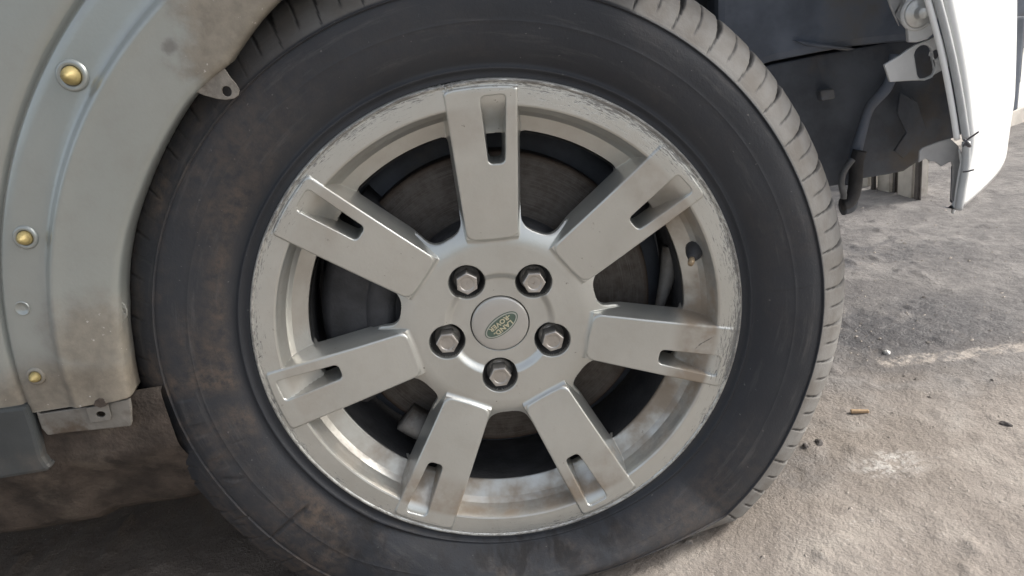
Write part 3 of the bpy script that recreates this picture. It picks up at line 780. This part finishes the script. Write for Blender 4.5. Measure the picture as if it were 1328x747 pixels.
plate('mounting_tab', tb([(148, 386), (156, 391), (162, 396), (165, 404), (164.5, 410), (160, 419), (158, 430), (154, 438), (148, 440)], -.024), [circ((161, 403), .0012, -.024, 10, .0028)], .0020, M_PAINT, fender, bevel=.0005)
def clip(px, py, s_, parent, y=-.0306, brass=True):
    c = at(px, py, y=y)
    prof_ = [(.0002, -.0150), (.0018, -.0149), (.0026, -.0135), (.0034, -.0125), (.0062, -.0095), (.0080, -.0050), (.0088, -.0010), (.0090, .002)]
    w_ = [(.0094, -.0022), (.0118, -.0034), (.0140, -.0022), (.0150, .002)]
    P_ = np.array(prof_) * s_; n = 28
    q = np.linspace(0, 2 * np.pi, n, endpoint=False)
    V = np.stack([P_[:, :1] * np.cos(q), P_[:, 1:] + 0 * q, P_[:, :1] * np.sin(q)], -1).reshape(-1, 3)
    o = mk('trim_clip', V, grid_faces(len(P_), n, True), M_BRASS, None); COL.objects.unlink(o); o.location = c; link(o, parent)
    P_ = np.array(w_) * s_
    V = np.stack([P_[:, :1] * np.cos(q), P_[:, 1:] + 0 * q, P_[:, :1] * np.sin(q)], -1).reshape(-1, 3)
    o2 = mk('clip_washer', V, grid_faces(len(P_), n, True), M_PAINT, None); COL.objects.unlink(o2); o2.location = c; link(o2, parent)
clip(94, 98, .95, fender); clip(33.5, 308, .78, fender); clip(46.5, 488, .62, fender)
lathe('clip_hole', [(.0002, 0), (.0055, -.0002), (.0062, -.0012), (.0070, -.0010), (.0075, .001)], M_WELL if False else M_PAINT, fender, 24, center=tuple(at(29, 400, y=-.0306)))

# sill below the fender
SX = np.linspace(-1.15, -.352, 60)
zt = .319
sp = [(-.0225, zt), (-.0285, zt - .003), (-.0300, zt - .012), (-.0300, zt - .060), (-.0280, zt - .070), (-.018, zt - .085), (-.010, zt - .098), (.0, zt - .120), (.012, zt - .150), (.03, zt - .166), (.10, zt - .17), (.4, zt - .15)]
clx = at(34, 530, y=-.03)[0]
V = np.stack([np.stack([SX * 0 + np.where(SX > -9, SX, SX), np.full(60, y_), np.full(60, z_)], -1) for y_, z_ in sp], 0)
V = V + 0
wob_ = .004 * fbm(V[..., 0] * 30, V[..., 2] * 30, 61, 3)
V[..., 1] += np.where(V[..., 2] < zt - .065, wob_ * 2.5, wob_ * .4) + .012 * (V[..., 0] > clx)   # bare metal sits behind the cladding
sill = mk('sill', V.reshape(-1, 3), grid_faces(len(sp), 60), M_RUST, car)
clad = plate('sill_cladding', [np.array(q) for q in [(-1.15, -.034, zt - .002), at(0, 531, y=-.034), at(33, 527, y=-.034), at(40, 545, y=-.034), at(48, 572, y=-.034), at(54, 594, y=-.034), at(60, 603, y=-.034), at(66, 607, y=-.034), at(60, 612, y=-.034), at(0, 622, y=-.034), (-1.15, -.034, at(0, 622, y=-.034)[2] - .004)]],
             [], .014, M_CLAD, car, bevel=.004)
bracket = plate('sill_bracket', tb([(43, 522), (46, 528), (51, 537), (80, 532.5), (111, 528), (142, 523), (168, 517.5), (170, 530), (170.5, 548), (169, 553), (140, 556), (80, 562), (62, 565), (54, 556), (49, 542)], -.0285),
                [circ((130.5, 537.5), .0042, -.0285, 14, .0032)], .004, M_SILL, car, bevel=.0014)
plate('fixing_plate', tb([(111.5, 529), (140, 524.5), (144, 541), (142.5, 545), (119, 548.5), (116, 546)], -.0312), [circ((130.5, 537.5), .0046, -.0312, 14, .0034)], .0018, M_SILL, bracket, bevel=.0005)
plate('half_washer', tb([(121, 526), (123, 520), (128, 517), (133, 516.5), (138, 518), (141.5, 522), (137, 527), (130, 529)], -.034), [], .002, M_RUST, bracket, bevel=.0005)

# ------------------------------------------------------------------ bumper corner on the right
plan = spline([(0, 0), (.052, .0456), (.142, .135), (.215, .235), (.262, .40), (.285, .75), (.285, 1.2)], 60)
lft = [at(1245, 272, y=.010), at(1247, 250, y=.010), at(1250, 225, y=.010), at(1254, 200, y=.010), at(1255, 183, y=.010), at(1252, 160, y=.010), at(1244, 110, y=.010), at(1234, 60, y=.010), at(1222, 8, y=.010), at(1208, -50, y=.010), at(1190, -110, y=.010)]
lft = spline(np.array(lft), 70)
V = []
for p_ in lft:
    sh = np.clip(1 - np.linspace(0, 1, 60) * 3, 0, 1)
    bow = .012 * math.sin(math.pi * min(1, (p_[2] - .36) / .45))
    V.append(np.stack([.4964 + plan[:, 0] + (p_[0] - .4964) * sh + bow * .5, .0098 + plan[:, 1] + (p_[1] - .0098) * sh - bow * np.linspace(0, 1, 60) * .2, np.full(60, p_[2])], -1))
V = np.stack(V, 0)
V[-1, :, 2] = .90
inn = V.copy(); inn[..., 0] -= .006; inn[..., 1] += .012
nrw = len(V)
VV = np.concatenate([inn[:1], V, ], 0)
VV = np.concatenate([np.concatenate([VV[:, :1] + np.array([-.001, .010, 0]), VV], 1)], 0)
bumper = mk('bumper', VV.reshape(-1, 3), grid_faces(VV.shape[0], VV.shape[1])[:, ::-1], M_BUMP, car)
E_ = [at(1205, -40, y=.004), at(1216, 0, y=.004), at(1228, 45, y=.004), at(1238, 90, y=.004), at(1247, 140, y=.004), at(1253, 180, y=.004)]
tube('bumper_edge_trim', E_, .0038, M_TRIM, bumper, 40, 10)
tube('bumper_edge_trim', [p_ + np.array([-.0075, .003, 0]) for p_ in E_], .0030, M_BUMP, bumper, 40, 10)
tube('bumper_edge_trim', [at(1253, 184, y=.006), at(1252, 215, y=.006), at(1247, 245, y=.006), at(1243, 272, y=.006)], .0040, M_TRIM, bumper, 24, 10)
tube('wire_tie', [at(1249, 190, y=-.004), at(1255, 181, y=-.006), at(1262, 176, y=-.012), at(1269, 171, y=-.02)], .0009, M_WIRE, bumper, 14, 6)
tube('wire_tie', [at(1250, 181, y=-.003), at(1254, 184, y=-.006), at(1258, 190, y=-.006), at(1252, 187, y=-.004)], .0014, M_WIRE, bumper, 14, 6)
tube('wire_tie', [at(1249, 223, y=-.001), at(1256, 222, y=-.006), at(1263, 220, y=-.01)], .0008, M_WIRE, bumper, 10, 6)
plate('torn_liner', tb([(1193, 196), (1197, 192), (1218, 184), (1233, 180), (1243, 189), (1246, 205), (1247, 218), (1243, 240), (1240, 262), (1237, 277), (1235, 277), (1236.5, 262), (1234, 258), (1236, 235), (1236, 216), (1234, 209.5), (1229, 211.5), (1224, 214.5), (1221, 216), (1216, 212), (1212, 209.5), (1208, 209), (1206, 210), (1204, 207.5), (1201, 206), (1196, 208), (1192, 211)], .030), [], .0025, M_TORN, bumper, bevel=.0006)
tube('torn_edge', tb([(1244, 194), (1246.5, 205), (1246, 222), (1243.5, 232), (1242.5, 239), (1244.5, 244), (1241, 258), (1237, 264), (1238, 269), (1236, 277)], .026), .0016, M_BUMP, bumper, 40, 6, rr=[.001, .0018, .001, .002, .0012, .0024, .001, .002, .001])
plate('liner_strip', tb([(1235.5, 216), (1242, 214), (1243, 235), (1240, 258), (1236, 264), (1234, 262), (1235, 240)], .034), [], .003, M_DARK, bumper)

# bracket with slot, hole and bolt
YB = .045
stl = lambda c, w_, h_, rot: [at(*c, y=YB) + np.array([math.cos(rot) * a_ - math.sin(rot) * b_, 0, math.sin(rot) * a_ + math.cos(rot) * b_]) for a_, b_ in
      [(w_ * math.cos(q), (h_ if math.sin(q) > 0 else -h_) + w_ * math.sin(q)) for q in np.linspace(0.01, 2 * np.pi + .01, 20, endpoint=False)]]
mbr = plate('mounting_bracket', tb([(1147, 84), (1169, 71), (1178, 64), (1188, 58), (1203, 52), (1213, 47), (1219, 42), (1222, 47), (1226, 62), (1230, 78), (1231, 86), (1227, 91), (1222, 91.5), (1216, 95), (1208, 100), (1199, 103), (1185, 104.5), (1154.5, 106.5)], YB),
            [stl((1199, 81), .0092, .0085, rad(12)), circ((1214.5, 70.5), .0048, YB, 14)], .004, M_BRKT, car, bevel=.0012)
plate('bracket_arm', tb([(1175, -70), (1208, -70), (1218, 0), (1217, 20), (1213, 42), (1203, 51), (1190, 55), (1179, 55), (1177, 30), (1175, 0)], YB - .006), [], .006, M_BRKT, mbr, bevel=.0016)
plate('bracket_wing', tb([(1149, -10), (1155, 8), (1160, 20), (1167, 34), (1163, 22), (1176, 38), (1176, -10)], YB + .02), [], .003, M_BRKT, mbr, bevel=.0008)
bc = at(1190, 17, y=YB - .006)
lathe('bolt', [(.0002, -.012), (.0044, -.012), (.0056, -.0108), (.0060, -.0035), (.0062, -.0032), (.0125, -.0030), (.0140, -.0018), (.0142, 0.001)], M_BOLT, mbr, 24, center=tuple(bc))
lathe('bolt_washer', [(.0144, -.0015), (.0165, -.0012), (.0172, .001)], M_BRKT, mbr, 28, center=tuple(bc))

# ------------------------------------------------------------------ wheel arch, inner wing, underbody, rest of the body
la = np.radians(np.arange(-4, 187, 2.0))
lr = np.interp(np.degrees(la), [-4, 20, 45, 80, 140, 187], [.60, .60, .56, .49, .455, .43])
Vl = np.stack([np.stack([lr * f_ * np.cos(la), np.full(len(la), y_), HZ + lr * f_ * np.sin(la)], -1) for y_, f_ in ((.0, 1.0), (.05, 1.01), (.12, 1.0), (.2, .99), (.30, .97), (.36, .90))], 0)
Vl[..., 2] = np.maximum(Vl[..., 2], .22)
keep = []
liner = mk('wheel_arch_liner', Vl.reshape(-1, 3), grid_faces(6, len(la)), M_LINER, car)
# the liner stops short of the bumper bracket: remove the front lower part
bmx = bmesh.new(); bmx.from_mesh(liner.data)
bmesh.ops.delete(bmx, geom=[f for f in bmx.faces if f.calc_center_median().x > .40 and f.calc_center_median().z < .70], context='FACES'); bmx.to_mesh(liner.data); bmx.free()
iw = [(-.62, .24), (.36, .24), (.42, .30), (.455, .3325), (.50, .333), (.575, .336), (.60, .345), (.64, .372), (.70, .40), (.80, .42), (.80, .95), (-.62, .95)]
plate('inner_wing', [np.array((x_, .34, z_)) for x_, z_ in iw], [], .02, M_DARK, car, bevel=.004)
lo = [at(1090, 240, y=.275), at(1112, 233, y=.275), at(1150, 227, y=.275), at(1172, 222.5, y=.275), at(1186, 213, y=.275), at(1198, 204, y=.275), at(1222, 186, y=.275)]
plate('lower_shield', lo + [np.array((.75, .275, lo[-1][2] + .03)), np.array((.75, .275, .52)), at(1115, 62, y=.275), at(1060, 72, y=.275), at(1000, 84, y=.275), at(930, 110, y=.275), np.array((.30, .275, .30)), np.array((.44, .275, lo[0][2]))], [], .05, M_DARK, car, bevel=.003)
up = [at(985, 86, y=.262), at(1005, 80, y=.262), at(1060, 69, y=.262), at(1110, 60, y=.262), at(1150, 56, y=.262), at(1230, 50, y=.262), at(1230, -120, y=.262), at(930, -120, y=.262), at(930, 60, y=.262)]
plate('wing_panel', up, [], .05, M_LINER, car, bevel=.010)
plate('wing_rib', tb([(1030, 52), (1046, 59), (1100, 66), (1112, 63), (1050, 54)], .255), [], .012, M_LINER, car, bevel=.003)
tube('wiring_loom', tb([(1160, 70), (1152, 110), (1128, 140), (1118, 170), (1108, 205), (1100, 240)], .262), .006, M_LINER, car, 40, 8, rr=[.006, .0075, .006, .008, .006])
plate('liner_clip', tb([(1064, 118), (1082, 115), (1084, 128), (1066, 131)], .262), [], .014, M_LINER, car, bevel=.003)
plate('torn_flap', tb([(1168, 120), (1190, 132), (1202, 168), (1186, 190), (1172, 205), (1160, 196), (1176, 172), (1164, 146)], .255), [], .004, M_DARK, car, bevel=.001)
def z4(x_, y_): return (1040 + x_ / 4.395, 120 + y_ / 4.395)
tube('vent_hose', tb([z4(290, 380), z4(262, 415), z4(238, 455), z4(226, 500), z4(228, 545), z4(238, 585), z4(236, 605)], .235), .0042, M_HOSE, car, 40, 10)
tube('drop_link', tb([z4(330, 330), z4(312, 390), z4(308, 470), z4(300, 550), z4(285, 600), z4(262, 630), z4(232, 640)], .25), .009, M_CAST, car, 40, 12)
tube('drop_link_boot', tb([z4(310, 610), z4(275, 640), z4(232, 648)], .255), .009, M_DARK, car, 14, 10, rr=[.004, .011, .013])
bm = bmesh.new(); box(bm, -1.6, .40, .36, 1.7, .26, .32); box(bm, -1.6, -.44, .03, .36, .18, .30)
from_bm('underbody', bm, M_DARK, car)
bm = bmesh.new()
box(bm, -1.8, .70, .362, 1.75, .40, 1.02)
box(bm, -1.8, -.60, .02, 1.75, .33, 1.0)
box(bm, -1.8, .72, .02, .362, .985, 1.02)
bmesh.ops.bevel(bm, geom=[e for e in bm.edges], offset=.015, segments=2, affect='EDGES')
from_bm('body', bm, M_PAINT, car)
tube('steering_arm', [at(455, 545, y=.15), at(505, 575, y=.14), at(560, 605, y=.15)], .016, M_ARM, car, 16, 10)
# far side front wheel, keeps the light under the car right
lathe('far_wheel', [(.05, 1.45), (.2, 1.44), (.30, 1.45), (.37, 1.48), (.375, 1.62), (.30, 1.66), (.05, 1.66)], M_DARK, car, 48, center=(0, 0, .375))

# ------------------------------------------------------------------ things on the ground
def rock(name, c, r_, mat, sc=(1, 1, .6), seed=0, parent=None):
    bm = bmesh.new(); bmesh.ops.create_icosphere(bm, subdivisions=2, radius=r_)
    rs = np.random.RandomState(seed); ph_ = rs.rand(3) * 9
    for v in bm.verts:
        k_ = 1 + .35 * math.sin(v.co.x / r_ * 2.3 + ph_[0]) * math.sin(v.co.y / r_ * 2.1 + ph_[1]) + .15 * rs.randn() * .5
        v.co = Vector((v.co.x * sc[0] * k_, v.co.y * sc[1] * k_, v.co.z * sc[2] * k_))
    o = from_bm(name, bm, mat, parent); o.location = c; o.rotation_euler = (0, 0, rs.rand() * 6); return o
def gpt(px, py):
    q = at(px, py, z=0); return np.array([q[0], q[1], ground_z(q[0], q[1])])
tag(rock('stone', gpt(1061, 576), .0065, M_POST, (1.3, .8, .7), 3), 'dark pebble lying just right of the tyre tread', 'stone')
tag(rock('stone', gpt(1045, 581), .0045, M_POST, (1.2, .8, .6), 5), 'small brown pebble almost touching the tyre tread', 'stone')
tag(rock('stone', gpt(893, 702), .0042, M_STONE, (1.3, .9, .7), 6), 'tiny grey pebble in front of the flat tyre bottom', 'stone')
tag(rock('stone', gpt(1150, 457), .0055, M_WHITE, (1.3, .9, .7), 8), 'white pebble at the edge of the dark oil patch', 'stone')
tag(rock('stone', gpt(1303, 547), .006, M_POST, (1.5, .7, .6), 9), 'dark flat pebble near the right edge of the floor', 'stone')
q = gpt(1115, 535)
bm = bmesh.new(); box(bm, -.0125, .0125, -.0032, .0032, .0005, .0052)
for v in bm.verts: v.co.y *= 1 - .3 * (v.co.x > 0); v.co.z += .001 * math.sin(v.co.x * 300)
bmesh.ops.bevel(bm, geom=bm.edges[:], offset=.0009, segments=1, affect='EDGES')
o = from_bm('wood_chip', bm, M_WOOD); o.location = q; o.rotation_euler = (0, 0, rad(-14)); tag(o, 'orange brown wood chip lying on the concrete', 'wood chip')
# loose grit
rs = np.random.RandomState(4); vs_, fs_ = [], []
oct_v = np.array([(1, 0, 0), (-1, 0, 0), (0, 1, 0), (0, -1, 0), (0, 0, 1), (0, 0, -1)], float)
oct_f = [(0, 2, 4), (2, 1, 4), (1, 3, 4), (3, 0, 4), (2, 0, 5), (1, 2, 5), (3, 1, 5), (0, 3, 5)]
for i in range(1100):
    x_, y_ = rs.uniform(.15, 1.6), rs.uniform(-.3, 1.6)
    if rs.rand() < .45: x_, y_ = rs.normal(.75, .28), rs.normal(.55, .3)
    if -.05 < y_ < .3 and x_ < .37 and y_ > -.02: continue
    s_ = rs.lognormal(-6.65, .45)
    ro = rs.rand() * 6.28
    q_ = oct_v * (1 + .5 * rs.rand(6)[:, None]) * s_ * np.array([1.2, .8, .6])
    q_ = np.stack([q_[:, 0] * math.cos(ro) - q_[:, 1] * math.sin(ro), q_[:, 0] * math.sin(ro) + q_[:, 1] * math.cos(ro), q_[:, 2]], 1) + np.array([x_, y_, ground_z(x_, y_) + s_ * .1])
    fs_ += [tuple(a_ + len(vs_) for a_ in f_) for f_ in oct_f]; vs_ += [tuple(p_) for p_ in q_]
grit = mk('grit', vs_, fs_, M_STONE, smooth=False); tag(grit, 'loose grit and crumbs scattered over the concrete', 'grit', kind='stuff')

# row of pale blocks and dark stakes beyond the front of the car
def block(px0, px1, y0, y1, mat, name, label, cat, group, dx=.05, h=.16):
    a_, b_ = at(px0, y0, z=0), at(px1, y1, z=0)
    d_ = b_ - a_; L = np.linalg.norm(d_[:2]); ang = math.atan2(d_[1], d_[0])
    bm = bmesh.new(); box(bm, 0, L, 0, dx, -.01, h)
    bmesh.ops.bevel(bm, geom=bm.edges[:], offset=.006, segments=2, affect='EDGES')
    for v in bm.verts: v.co += Vector((rs.randn(), rs.randn(), rs.randn())) * .0012
    o = from_bm(name, bm, mat); o.location = (a_[0], a_[1], ground_z(a_[0], a_[1])); o.rotation_euler = (0, 0, ang)
    tag(o, label, cat, group)
block(1096, 1127, 238, 244, M_BLOCK, 'concrete_block', 'pale block nearest the hanging hose behind the tyre', 'concrete block', 'pale blocks beyond the car')
block(1136, 1155, 246, 251, M_BLOCK, 'concrete_block', 'pale block between the two inner dark stakes', 'concrete block', 'pale blocks beyond the car')
block(1162, 1183, 253, 259, M_BLOCK, 'concrete_block', 'pale block next to the stake nearest the bumper', 'concrete block', 'pale blocks beyond the car')
for (p0, p1, y0, y1, lb) in ((1128, 1134, 247, 248, 'dark stake nearest the hanging hose'), (1156, 1161, 250, 252, 'middle dark stake between the pale blocks'), (1184, 1191, 259, 261, 'dark stake nearest the bumper end')):
    block(p0, p1, y0, y1, M_POST, 'wooden_stake', lb, 'stake', 'dark stakes between the pale blocks', .012, .16)
# white wall far right
wl = empty('white_wall', (2.6, 1.8, 0)); tag(wl, 'white wall with a grey panel far right beyond the bumper', 'wall')
wl.rotation_euler = (0, 0, rad(28)); bpy.context.view_layer.update()
def wpart(name, args, mat):
    bm = bmesh.new(); box(bm, *args); o = from_bm(name, bm, mat); o.parent = wl; return o
wl.location = (1.45, 1.62, 0)
wpart('wall_face', (0, 3.2, 0, .15, .05, 1.7), M_WALL)
wpart('wall_base', (-.02, 3.22, -.02, .17, -.05, .05), M_BLOCK)
wpart('grey_panel', (.40, .75, -.012, .01, .26, .40), M_GPANE)
